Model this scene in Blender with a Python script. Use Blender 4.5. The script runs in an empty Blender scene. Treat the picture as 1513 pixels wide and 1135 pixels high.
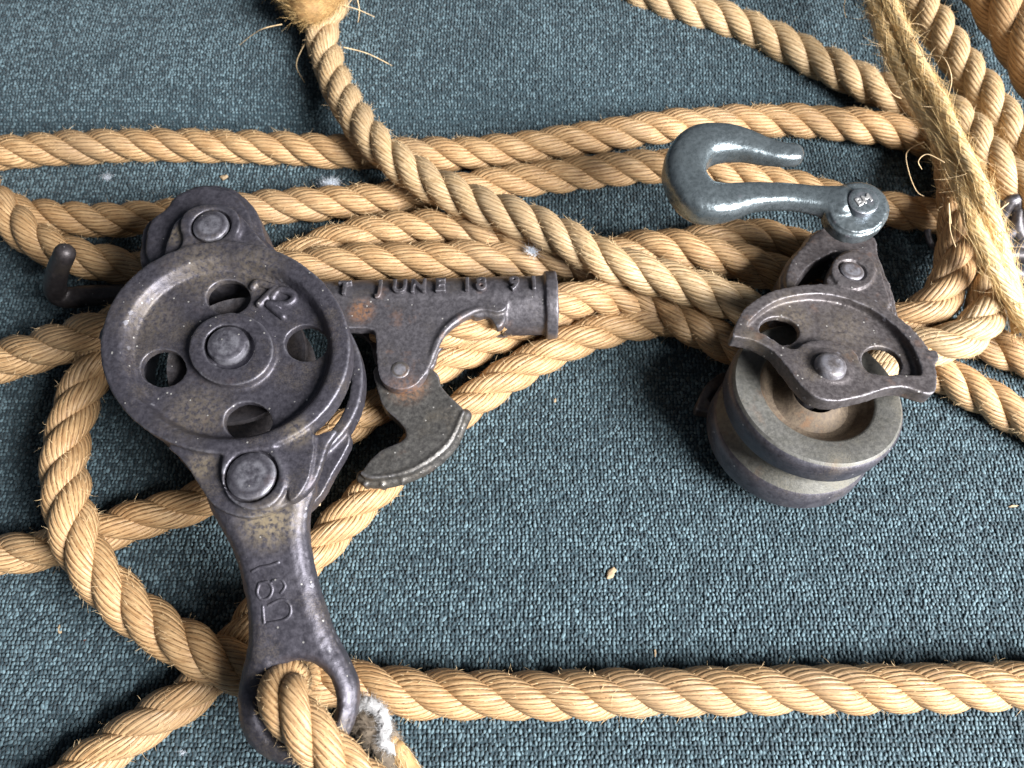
import bpy, bmesh, math, random
import numpy as np
from mathutils import Vector, Matrix, noise
from mathutils.geometry import tessellate_polygon

random.seed(7); rng = np.random.default_rng(7)
S = 0.01                                    # everything below is worked out in centimetres
scene = bpy.context.scene
COL = scene.collection

# ------------------------------------------------------------------ camera
CAM = np.array([0.0, -9.34, 22.0]); TILT = math.radians(23.0); FPX = 1130.0
cd = bpy.data.cameras.new('camera'); cam = bpy.data.objects.new('camera', cd); COL.objects.link(cam)
cam.location = Vector(CAM * S); cam.rotation_euler = (TILT, 0, 0)
cd.sensor_width = 36; cd.lens = FPX / 1513 * 36; cd.clip_start = 0.005; cd.clip_end = 50
cd.dof.use_dof = True; cd.dof.focus_distance = 0.205; cd.dof.aperture_fstop = 20
scene.camera = cam

# ------------------------------------------------------------------ light: one window, a dim room
world = bpy.data.worlds.new('World'); scene.world = world; world.use_nodes = True
bg = world.node_tree.nodes['Background']; bg.inputs[0].default_value = (0.60, 0.68, 0.80, 1); bg.inputs[1].default_value = 0.11
ld = bpy.data.lights.new('window_light', 'AREA'); ld.shape = 'RECTANGLE'; ld.size = 0.34; ld.size_y = 0.42
ld.energy = 28.0; ld.color = (1.0, 0.98, 0.96)
lo = bpy.data.objects.new('window_light', ld); COL.objects.link(lo)
lo.location = (0.555, -0.325, 0.475)
lo.rotation_euler = (Vector((0.02, 0.0, 0)) - lo.location).to_track_quat('-Z', 'Y').to_euler()
scene.view_settings.view_transform = 'Standard'; scene.view_settings.look = 'None'
scene.view_settings.exposure = 0.0; scene.view_settings.gamma = 1.0
scene.cycles.use_denoising = True

# ------------------------------------------------------------------ picture to place
ct, st = math.cos(TILT), math.sin(TILT)
def ray(px, py):
    x, y = (px - 756.5) / FPX, -(py - 567.5) / FPX
    return np.array([x, y * ct + st, y * st - ct])
def W(px, py, z=0.0):
    d = ray(px, py); return CAM + d * ((z - CAM[2]) / d[2])

class Plane:                                # a plane in the place, with its own axes
    def __init__(self, O, w):
        self.O = np.array(O, float); self.w = np.array(w, float); self.w /= np.linalg.norm(self.w)
        u = np.array([1.0, 0, 0]); u -= self.w * u.dot(self.w); self.u = u / np.linalg.norm(u)
        self.v = np.cross(self.w, self.u)
    @staticmethod
    def three(a, b, c):
        n = np.cross(b - a, c - a); n = n if n[2] > 0 else -n
        return Plane(a, n)
    def pt(self, px, py, off=0.0):
        d = ray(px, py); O = self.O + self.w * off
        p = CAM + d * (self.w.dot(O - CAM) / self.w.dot(d)) - O
        return np.array([p.dot(self.u), p.dot(self.v)])
    def pts(self, L, off=0.0): return np.array([self.pt(x, y, off) for x, y in L])
    def xyz(self, uv, off): return self.O + self.u * uv[0] + self.v * uv[1] + self.w * off

def spline(P, n=8, closed=True):
    P = np.array(P, float); N = len(P); out = []
    rngs = range(N) if closed else range(N - 1)
    g = (lambda i: P[i % N]) if closed else (lambda i: P[min(max(i, 0), N - 1)])
    for i in rngs:
        a, b, c, d = g(i - 1), g(i), g(i + 1), g(i + 2)
        for k in range(n):
            t = k / n
            out.append(0.5 * ((2 * b) + (c - a) * t + (2 * a - 5 * b + 4 * c - d) * t * t + (3 * b - 3 * c + d - a) * t ** 3))
    if not closed: out.append(P[-1])
    return np.array(out)
def circle(c, r, n=48): 
    a = np.linspace(0, 2 * math.pi, n, endpoint=False)
    return np.stack([c[0] + r * np.cos(a), c[1] + r * np.sin(a)], 1)

# ------------------------------------------------------------------ pieces of solid: (verts, faces)
def prism(pl, outer, z0, z1, holes=()):
    loops = [np.array(outer)] + [np.array(h) for h in holes]
    tris = tessellate_polygon([[Vector((p[0], p[1], 0)) for p in l] for l in loops])
    flat = np.concatenate(loops); n = len(flat)
    V = [pl.xyz(p, z1) for p in flat] + [pl.xyz(p, z0) for p in flat]; F = []
    for t in tris:
        a, b, c = [flat[i] for i in t]
        s = (b[0] - a[0]) * (c[1] - a[1]) - (b[1] - a[1]) * (c[0] - a[0])
        t = tuple(t) if s > 0 else (t[0], t[2], t[1])
        F.append(t); F.append((t[2] + n, t[1] + n, t[0] + n))
    o = 0
    for li, l in enumerate(loops):
        m = len(l); area = sum(l[i][0] * l[(i + 1) % m][1] - l[(i + 1) % m][0] * l[i][1] for i in range(m))
        fl = (area > 0) == (li == 0)
        for i in range(m):
            a, b = o + i, o + (i + 1) % m
            F.append((a, a + n, b + n, b) if fl else (b, b + n, a + n, a))
        o += m
    return np.array(V), F
def lathe(pl, c, prof, n=96, wob=0.0):
    V, F = [], []; m = len(prof)
    for i in range(n):
        a = 2 * math.pi * i / n
        for r, z in prof:
            rr = r * (1 + wob * noise.noise(Vector((math.cos(a) * 2.2, math.sin(a) * 2.2, z * 1.7 + 3))))
            V.append(pl.xyz((c[0] + rr * math.cos(a), c[1] + rr * math.sin(a)), z))
    for i in range(n):
        for k in range(m):
            a, b = i * m + k, i * m + (k + 1) % m; i2 = (i + 1) % n
            F.append((a, i2 * m + k, i2 * m + (k + 1) % m, b))
    return np.array(V), F
def dome(pl, c, r, z0, z1, crown=0.06, n=40):
    prof = [(1e-4, z0), (r, z0), (r, z1 - crown), (r * .93, z1 - crown * .45), (r * .75, z1 - crown * .12), (r * .4, z1), (1e-4, z1)]
    return lathe(pl, c, prof, n, 0.012)
def frames(P):
    T = np.gradient(P, axis=0); T /= np.linalg.norm(T, axis=1)[:, None]
    N = np.zeros_like(P); n = np.cross(T[0], [0, 0, 1.0]); n = n / (np.linalg.norm(n) + 1e-9)
    if np.linalg.norm(np.cross(T[0], [0, 0, 1.0])) < 1e-3: n = np.array([1.0, 0, 0])
    for i in range(len(P)):
        n = n - T[i] * n.dot(T[i]); n /= np.linalg.norm(n); N[i] = n
    return T, N, np.cross(T, N)
def tube(P, R, n=16, flat=1.0, caps=True, sub=8, sq=2.0):
    """sweep along P (cm) with radius per point; round ends"""
    D = spline(np.concatenate([np.array(P, float), np.array(R, float)[:, None]], 1), sub, False)
    C, r = D[:, :3], D[:, 3]
    if caps:
        t0 = C[0] - C[1]; t0 /= np.linalg.norm(t0); t1 = C[-1] - C[-2]; t1 /= np.linalg.norm(t1)
        pre = [(C[0] + t0 * r[0] * k, r[0] * math.sqrt(max(1 - k * k, 0.0))) for k in (.985, .9, .7, .4)]
        post = [(C[-1] + t1 * r[-1] * k, r[-1] * math.sqrt(max(1 - k * k, 0.0))) for k in (.4, .7, .9, .985)]
        C = np.array([p for p, _ in pre] + list(C) + [p for p, _ in post]); r = np.array([q for _, q in pre] + list(r) + [q for _, q in post])
    T, N, B = frames(C); a = np.linspace(0, 2 * math.pi, n, endpoint=False)
    ca = np.sign(np.cos(a)) * np.abs(np.cos(a)) ** (2 / sq); sa = np.sign(np.sin(a)) * np.abs(np.sin(a)) ** (2 / sq)
    V = (C[:, None, :] + r[:, None, None] * (ca[None, :, None] * N[:, None, :] + flat * sa[None, :, None] * B[:, None, :])).reshape(-1, 3)
    F = []; m = len(C)
    for i in range(m - 1):
        for k in range(n):
            k2 = (k + 1) % n
            F.append((i * n + k, i * n + k2, (i + 1) * n + k2, (i + 1) * n + k))
    F.append(tuple(range(n))[::-1]); F.append(tuple((m - 1) * n + k for k in range(n)))
    return V, F
def join(pieces):
    V, F, o = [], [], 0
    for v, f in pieces:
        V.append(np.asarray(v)); F += [tuple(i + o for i in q) for q in f]; o += len(v)
    return np.concatenate(V), F
def text_piece(body, size, depth, fn, spacing=1.0):
    """flat lettering as a solid, bent through fn(x, y, z) -> world cm"""
    cu = bpy.data.curves.new('t', 'FONT'); cu.body = body; cu.size = size; cu.extrude = depth / 2; cu.align_x = 'CENTER'; cu.align_y = 'CENTER'
    cu.space_character = spacing; cu.offset = size * 0.045; cu.resolution_u = 4
    ob = bpy.data.objects.new('t', cu); COL.objects.link(ob)
    me = bpy.data.meshes.new_from_object(ob.evaluated_get(bpy.context.evaluated_depsgraph_get()))
    V = np.array([fn(*v.co) for v in me.vertices]); F = [tuple(p.vertices) for p in me.polygons]
    bpy.data.objects.remove(ob); bpy.data.curves.remove(cu); bpy.data.meshes.remove(me)
    return V, F

# ------------------------------------------------------------------ objects
def thing(name, label, cat, loc, group=None):
    o = bpy.data.objects.new(name, None); o.empty_display_size = 0.01; COL.objects.link(o)
    o.location = Vector(np.array(loc) * S); o['label'] = label; o['category'] = cat
    if group: o['group'] = group
    return o
def origin(o):
    p = np.zeros(3)
    while o is not None: p += np.array(o.location) / S; o = o.parent
    return p
def add(name, me, mat, parent=None, label=None, kind=None, sharp=None):
    ob = bpy.data.objects.new(name, me); COL.objects.link(ob); me.name = name
    if mat: me.materials.append(mat)
    me.shade_smooth()
    if sharp: me.set_sharp_from_angle(angle=math.radians(sharp))
    if parent: ob.parent = parent
    if label: ob['label'] = label
    if kind: ob['kind'] = kind
    return ob
def mesh(V, F, parent=None):
    me = bpy.data.meshes.new('m')
    o = origin(parent) if parent else 0
    me.from_pydata(((np.asarray(V) - o) * S).tolist(), [], [tuple(f) for f in F]); me.validate(); return me
def solid(name, pieces, mat, parent=None, sharp=35, **k):
    V, F = join(pieces); me = mesh(V, F, parent)
    bm = bmesh.new(); bm.from_mesh(me); bmesh.ops.recalc_face_normals(bm, faces=bm.faces); bm.to_mesh(me); bm.free()
    return add(name, me, mat, parent, sharp=sharp, **k)
def cast(name, pieces, mat, parent=None, vox=0.045, it=5, fac=0.5, lump=0.0, **k):
    """pieces fused into one casting with soft fillets"""
    V, F = join(pieces); o = origin(parent) if parent else np.zeros(3)
    me = bpy.data.meshes.new('m'); me.from_pydata((np.asarray(V) - o).tolist(), [], [tuple(f) for f in F])
    bm = bmesh.new(); bm.from_mesh(me); bmesh.ops.recalc_face_normals(bm, faces=bm.faces); bm.to_mesh(me); bm.free()
    ob = bpy.data.objects.new('tmp', me); COL.objects.link(ob)
    r = ob.modifiers.new('r', 'REMESH'); r.mode = 'VOXEL'; r.voxel_size = vox
    s = ob.modifiers.new('s', 'SMOOTH'); s.iterations = it; s.factor = fac
    out = bpy.data.meshes.new_from_object(ob.evaluated_get(bpy.context.evaluated_depsgraph_get()))
    bpy.data.objects.remove(ob); bpy.data.meshes.remove(me)
    if lump:
        co = np.empty(len(out.vertices) * 3, np.float32); out.vertices.foreach_get('co', co); co = co.reshape(-1, 3)
        nn = np.empty(len(out.vertices) * 3, np.float32); out.vertices.foreach_get('normal', nn); nn = nn.reshape(-1, 3)
        d = np.array([noise.noise(Vector(c * 2.3)) + .5 * noise.noise(Vector(c * 6.1)) for c in co], np.float32)
        out.vertices.foreach_set('co', (co + nn * (d * lump)[:, None]).ravel())
    out.transform(Matrix.Scale(S, 4))
    return add(name, out, mat, parent, **k)

# ------------------------------------------------------------------ materials
class NT:
    def __init__(self, name):
        self.m = bpy.data.materials.new(name); self.m.use_nodes = True; self.t = self.m.node_tree
        self.b = self.t.nodes['Principled BSDF']
    def n(self, typ, **k):
        x = self.t.nodes.new(typ)
        for a, v in k.items(): setattr(x, a, v)
        return x
    def l(self, a, b): self.t.links.new(a, b)
    def put(self, sock, v):
        if hasattr(v, 'links'): self.l(v, sock)
        else: sock.default_value = v
    def noise(self, vec, scale, detail=3, rough=.55, dist=0.0):
        x = self.n('ShaderNodeTexNoise'); self.l(vec, x.inputs['Vector'])
        x.inputs['Scale'].default_value = scale; x.inputs['Detail'].default_value = detail
        x.inputs['Roughness'].default_value = rough; x.inputs['Distortion'].default_value = dist
        return x.outputs['Fac']
    def ramp(self, fac, a, b, lo=0.0, hi=1.0, smooth=True):
        x = self.n('ShaderNodeMapRange'); x.interpolation_type = 'SMOOTHSTEP' if smooth else 'LINEAR'
        self.put(x.inputs[0], fac)
        for i, v in zip((1, 2, 3, 4), (a, b, lo, hi)): x.inputs[i].default_value = v
        return x.outputs[0]
    def mix(self, fac, a, b, mode='MIX'):
        x = self.n('ShaderNodeMix', data_type='RGBA', blend_type=mode)
        self.put(x.inputs[0], fac)
        self.put(x.inputs[6], (*a, 1) if isinstance(a, tuple) else a); self.put(x.inputs[7], (*b, 1) if isinstance(b, tuple) else b)
        return x.outputs[2]
    def math(self, op, a, b=0.0, clamp=False):
        x = self.n('ShaderNodeMath', operation=op, use_clamp=clamp); self.put(x.inputs[0], a); self.put(x.inputs[1], b); return x.outputs[0]
    def pos(self): return self.n('ShaderNodeNewGeometry').outputs['Position']
    def bump(self, h, strength, dist):
        x = self.n('ShaderNodeBump'); x.inputs['Strength'].default_value = strength; x.inputs['Distance'].default_value = dist
        self.l(h, x.inputs['Height']); return x
def iron(name, c0, c1, rust=0.0, dust=0.25, metal=.5, rough=(.35, .54), spots=(), speck=True, rustspots=(), dustcol=(.20, .16, .10), worn=.8):
    """old cast iron: mottled, dusty in places, a little rust, pale specks; spots = where dust has settled"""
    t = NT(name); p = t.pos()
    big, mid, fine = t.noise(p, 90, 4), t.noise(p, 850, 4, .7), t.noise(p, 2600, 3, .6)
    col = t.mix(t.ramp(mid, .30, .70), c0, c1)
    col = t.mix(t.ramp(big, .40, .7, 0, .4), col, tuple(x * .7 for x in c0))
    d = t.ramp(t.math('ADD', t.math('MULTIPLY', big, .6), t.math('MULTIPLY', fine, .4)), .5, .68, 0, dust)
    def near(spot):
        c, r, s = spot
        x = t.n('ShaderNodeVectorMath', operation='DISTANCE'); t.l(p, x.inputs[0]); x.inputs[1].default_value = Vector(np.array(c) * S)
        return t.math('MULTIPLY', t.ramp(x.outputs['Value'], r * S, r * S * .15, 0, s), t.ramp(t.noise(p, 900, 4, .65), .32, .6))
    for sp in spots: d = t.math('MAXIMUM', d, near(sp))
    col = t.mix(d, col, dustcol)
    rr = t.ramp(t.noise(p, 150, 5, .65), .60 - .12 * rust, .74 - .12 * rust, 0, min(1, rust * 1.3))
    for sp in rustspots: rr = t.math('MAXIMUM', rr, near(sp))
    col = t.mix(rr, col, (.22, .10, .04))
    if speck:
        vo = t.n('ShaderNodeTexVoronoi'); t.l(p, vo.inputs['Vector']); vo.inputs['Scale'].default_value = 1000
        sel = t.n('ShaderNodeSeparateColor'); t.l(vo.outputs['Color'], sel.inputs[0])
        sp = t.math('MULTIPLY', t.math('LESS_THAN', vo.outputs['Distance'], .24), t.math('GREATER_THAN', sel.outputs[0], .965))
        col = t.mix(t.math('MULTIPLY', sp, .7), col, (.55, .54, .52)); 
    wear = t.math('MULTIPLY', t.ramp(t.n('ShaderNodeNewGeometry').outputs['Pointiness'], .515, .575, 0, worn), t.ramp(t.noise(p, 260, 4, .7), .34, .62))
    col = t.mix(wear, col, (.27, .27, .31))
    t.l(col, t.b.inputs['Base Color'])
    soft = t.math('MAXIMUM', d, rr)
    t.put(t.b.inputs['Metallic'], t.math('MULTIPLY', t.math('SUBTRACT', 1.0, soft, True), metal))
    t.put(t.b.inputs['Roughness'], t.math('ADD', t.ramp(mid, .2, .8, *rough), t.math('MULTIPLY', soft, .25), True))
    h = t.math('ADD', t.math('MULTIPLY', mid, .7), t.math('MULTIPLY', fine, .35))
    t.l(t.bump(h, .42, .0003).outputs[0], t.b.inputs['Normal'])
    return t.m
def rope_mat(name, c_lo, c_hi, c_dark, period):
    """laid fibre: UV x runs across the yarns (cm), y along them"""
    t = NT(name); uv = t.n('ShaderNodeUVMap').outputs[0]; p = t.pos()
    mp = t.n('ShaderNodeMapping'); t.l(uv, mp.inputs[0]); mp.inputs['Scale'].default_value = (30, 1.3, 1)
    fib = t.noise(mp.outputs[0], 1.0, 4, .6)
    mp2 = t.n('ShaderNodeMapping'); t.l(uv, mp2.inputs[0]); mp2.inputs['Scale'].default_value = (70, 3.2, 1)
    fib2 = t.noise(mp2.outputs[0], 1.0, 3, .6)
    sx = t.n('ShaderNodeSeparateXYZ'); t.l(uv, sx.inputs[0])
    ph = t.math('ADD', t.math('MULTIPLY', sx.outputs[0], 2 * math.pi / period), t.math('MULTIPLY', t.noise(mp.outputs[0], .25, 2), 5.0))
    yarn = t.math('ABSOLUTE', t.math('SINE', t.math('MULTIPLY', ph, .5)))
    col = t.mix(t.ramp(fib, .3, .7), c_lo, c_hi)
    col = t.mix(t.ramp(fib2, .54, .70, 0, .7), col, c_dark)
    col = t.mix(t.ramp(t.noise(p, 70, 4), .40, .75, 0, .5), col, c_lo)
    col = t.mix(t.math('MULTIPLY', t.ramp(yarn, .0, .42, 1.0, 0), t.ramp(t.noise(uv, 9, 3, .6), .30, .56)), col, c_dark)
    col = t.mix(t.ramp(t.noise(p, 28, 3, .6), .46, .72, 0, .42), col, (.27, .20, .13))
    col = t.mix(t.ramp(t.noise(p, 330, 4, .7), .62, .76, 0, .35), col, c_dark)
    t.l(col, t.b.inputs['Base Color']); t.b.inputs['Roughness'].default_value = .45; t.b.inputs['Specular IOR Level'].default_value = .42
    h = t.math('ADD', t.math('MULTIPLY', yarn, .8), t.math('ADD', t.math('MULTIPLY', fib, .8), t.math('MULTIPLY', fib2, .35)))
    t.l(t.bump(h, .75, .0004).outputs[0], t.b.inputs['Normal'])
    return t.m
def plain(name, col, rough=.6, metal=0.0, spec=.4):
    t = NT(name); c = t.mix(t.ramp(t.noise(t.pos(), 500, 3), .3, .7), tuple(x * .75 for x in col), tuple(min(1, x * 1.15) for x in col))
    t.l(c, t.b.inputs['Base Color']); t.b.inputs['Roughness'].default_value = rough; t.b.inputs['Metallic'].default_value = metal
    t.b.inputs['Specular IOR Level'].default_value = spec; return t.m

YARN = 0.105
M_ROPE = rope_mat('manila_rope', (.33, .185, .080), (.65, .445, .24), (.105, .046, .017), YARN)
M_PALE = rope_mat('pale_manila_rope', (.37, .24, .113), (.71, .54, .335), (.15, .072, .026), YARN)  # the manila colours in paler tones, used on some of the ropes
M_TWINE = rope_mat('sisal_twine', (.68, .47, .22), (.88, .73, .47), (.38, .21, .07), .10)
M_FIB = plain('rope_fibre', (.74, .55, .32), .5)
M_GOLD = plain('golden_fibre', (.68, .46, .20), .45)

# ------------------------------------------------------------------ the cloth
def cloth_z(x, y):
    # nearly flat, with a soft crease behind the uppermost rope and the cushion swelling beyond it
    yc = 10.4 + .045 * x
    dip = -.42 * np.exp(-((y - yc) / .75) ** 2) + .55 / (1 + np.exp(-(y - yc - 1.6) / .7))
    return .06 * np.sin(x * .21 + .6) * np.sin(y * .26 + 1.1) + .04 * np.sin(x * .09 - y * .33) + dip
def build_cloth():
    t = NT('cloth_ground'); c = t.mix(t.ramp(t.noise(t.pos(), 800, 3), .3, .7), (.014, .030, .040), (.030, .058, .074))
    t.l(c, t.b.inputs['Base Color']); t.b.inputs['Roughness'].default_value = .9
    xs = np.linspace(-70, 70, 71); ys = np.linspace(-60, 70, 521); X, Y = np.meshgrid(xs, ys)
    V = np.stack([X, Y, cloth_z(X, Y) - .022], -1).reshape(-1, 3); n = len(xs)
    F = [(j * n + i, j * n + i + 1, (j + 1) * n + i + 1, (j + 1) * n + i) for j in range(len(ys) - 1) for i in range(n - 1)]
    add('upholstery_fabric', mesh(V, F), t.m, kind='structure')
    # the stitches themselves: one small loop of yarn per point
    gx, gy = np.arange(-27, 27, .114), np.arange(-17, 23, .108)
    X, Y = np.meshgrid(gx, gy); I, J = np.meshgrid(np.arange(len(gx)), np.arange(len(gy)))
    warp = .05 * np.sin(Y * .9 + X * .13) + .04 * np.sin(X * .7)
    px = (X + warp + rng.normal(0, .011, X.shape) + .02 * (J % 2)).ravel(); py = (Y + rng.normal(0, .012, X.shape) + .03 * np.sin(X * .35)).ravel()
    low = np.array([noise.fractal(Vector((a * .22, b * .9, 0)), 1, 2, 3) for a, b in zip(px[::1], py[::1])])
    low2 = np.array([noise.noise(Vector((a * 1.3, b * .5, 7))) for a, b in zip(px, py)])
    pz = cloth_z(px, py) + rng.normal(0, .009, px.shape) + .012 * low2 + .010 * np.sin(py * 2 * math.pi / .324)
    tone = np.clip(.40 + .22 * low2 + .18 * low + rng.normal(0, .36, px.shape), 0, 1)
    me = bpy.data.meshes.new('weave'); me.vertices.add(len(px))
    me.vertices.foreach_set('co', (np.stack([px, py, pz], 1) * S).astype(np.float32).ravel())
    def attr(nm, v, ty='FLOAT', key='value'):
        a = me.attributes.new(nm, ty, 'POINT'); a.data.foreach_set(key, v.astype(np.float32).ravel())
    attr('tone', tone)
    sgn = np.where((I % 2).ravel() == 0, 1, -1)
    rot = np.stack([rng.normal(0, .22, px.shape), rng.normal(0, .22, px.shape), sgn * .12 + rng.normal(0, .42, px.shape)], 1)
    attr('rot', rot, 'FLOAT_VECTOR', 'vector')
    sc = rng.normal(1, .14, px.shape).clip(.6, 1.4)
    attr('scl', np.stack([sc, sc * rng.normal(1, .12, px.shape), sc], 1), 'FLOAT_VECTOR', 'vector')
    m = NT('cloth_yarn'); at = m.n('ShaderNodeAttribute', attribute_type='INSTANCER', attribute_name='tone')
    c = m.mix(at.outputs['Fac'], (.018, .040, .054), (.132, .210, .248))
    c = m.mix(m.ramp(m.noise(m.pos(), 2600, 2), .35, .7, 0, .45), c, (.012, .026, .036))
    m.l(c, m.b.inputs['Base Color']); m.b.inputs['Roughness'].default_value = .62; m.b.inputs['Specular IOR Level'].default_value = .35
    m.b.inputs['Sheen Weight'].default_value = .25; m.b.inputs['Sheen Roughness'].default_value = .5
    ob = bpy.data.objects.new('fabric_weave', me); COL.objects.link(ob); ob['kind'] = 'stuff'
    ob['label'] = 'dark teal knitted upholstery stitches lying under all the ropes and ironwork'; ob['category'] = 'fabric'
    me.materials.append(m.m)
    g = bpy.data.node_groups.new('weave', 'GeometryNodeTree')
    g.interface.new_socket('Geometry', in_out='INPUT', socket_type='NodeSocketGeometry'); g.interface.new_socket('Geometry', in_out='OUTPUT', socket_type='NodeSocketGeometry')
    N = g.nodes.new; gi, go = N('NodeGroupInput'), N('NodeGroupOutput')
    ico = N('GeometryNodeMeshIcoSphere'); ico.inputs['Radius'].default_value = 1.0; ico.inputs['Subdivisions'].default_value = 2
    tr = N('GeometryNodeTransform'); tr.inputs['Scale'].default_value = (.044 * S, .060 * S, .029 * S)
    sm = N('GeometryNodeSetShadeSmooth'); sm.inputs['Shade Smooth'].default_value = True
    mt = N('GeometryNodeSetMaterial'); mt.inputs['Material'].default_value = m.m
    ins = N('GeometryNodeInstanceOnPoints')
    ra = N('GeometryNodeInputNamedAttribute'); ra.data_type = 'FLOAT_VECTOR'; ra.inputs['Name'].default_value = 'rot'
    sa = N('GeometryNodeInputNamedAttribute'); sa.data_type = 'FLOAT_VECTOR'; sa.inputs['Name'].default_value = 'scl'
    L = g.links.new
    L(gi.outputs[0], ins.inputs['Points']); L(ico.outputs['Mesh'], tr.inputs['Geometry']); L(tr.outputs[0], sm.inputs[0]); L(sm.outputs[0], mt.inputs[0]); L(mt.outputs[0], ins.inputs['Instance'])
    e2r = N('FunctionNodeEulerToRotation'); L(ra.outputs[0], e2r.inputs[0]); L(e2r.outputs[0], ins.inputs['Rotation']); L(sa.outputs[0], ins.inputs['Scale'])
    L(ins.outputs[0], go.inputs[0])
    ob.modifiers.new('weave', 'NODES').node_group = g
build_cloth()

# ------------------------------------------------------------------ rope
def resample(P, ds):
    D = spline(P, 24, False); seg = np.linalg.norm(np.diff(D, axis=0), axis=1); s = np.concatenate([[0], np.cumsum(seg)])
    n = max(int(s[-1] / ds), 8); q = np.linspace(0, s[-1], n)
    return np.stack([np.interp(q, s, D[:, i]) for i in range(3)], 1), q
def np_mesh(V, quads, tris=None, uv=None, parent=None):
    me = bpy.data.meshes.new('m'); o = origin(parent) if parent else 0
    me.vertices.add(len(V)); me.vertices.foreach_set('co', ((V - o) * S).astype(np.float32).ravel())
    idx = quads.ravel() if quads is not None else np.zeros(0, int); nq = 0 if quads is None else len(quads); nt = 0 if tris is None else len(tris)
    if nt: idx = np.concatenate([idx, tris.ravel()])
    me.loops.add(len(idx)); me.loops.foreach_set('vertex_index', idx.astype(np.int32))
    me.polygons.add(nq + nt); me.polygons.foreach_set('loop_start', np.concatenate([np.arange(nq) * 4, nq * 4 + np.arange(nt) * 3]).astype(np.int32))
    me.update(calc_edges=True)
    if uv is not None:
        l = me.uv_layers.new(name='UVMap'); l.data.foreach_set('uv', uv[idx].astype(np.float32).ravel())
    me.validate(); return me
def hairs(B, D, L, r, curl=.6, seg=3):
    """many thin tapered fibres: roots B, directions D, lengths L (cm)"""
    n = len(B); D = D / np.linalg.norm(D, axis=1)[:, None]
    side = rng.normal(size=(n, 3)); side -= D * (side * D).sum(1)[:, None]; side /= np.linalg.norm(side, axis=1)[:, None]
    oth = np.cross(D, side); cv = curl * rng.normal(size=(n, 1))
    V = []
    for k in range(seg + 1):
        t = k / seg; c = B + D * (L * t)[:, None] + side * (cv * (L * t * t)[:, None]); rr = r * (1 - .8 * t)
        for a in (0, 2.094, 4.189): V.append(c + rr * (math.cos(a) * side + math.sin(a) * oth))
    V = np.stack(V, 1); m = V.shape[1]; base = (np.arange(n) * m)[:, None]
    q = [(k * 3 + a, k * 3 + (a + 1) % 3, k * 3 + 3 + (a + 1) % 3, k * 3 + 3 + a) for k in range(seg) for a in range(3)]
    Q = (base[:, :, None] + np.array(q)[None]).reshape(-1, 4)
    return V.reshape(-1, 3), Q
ROPES = 'manila rope runs laid over the cloth'
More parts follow.
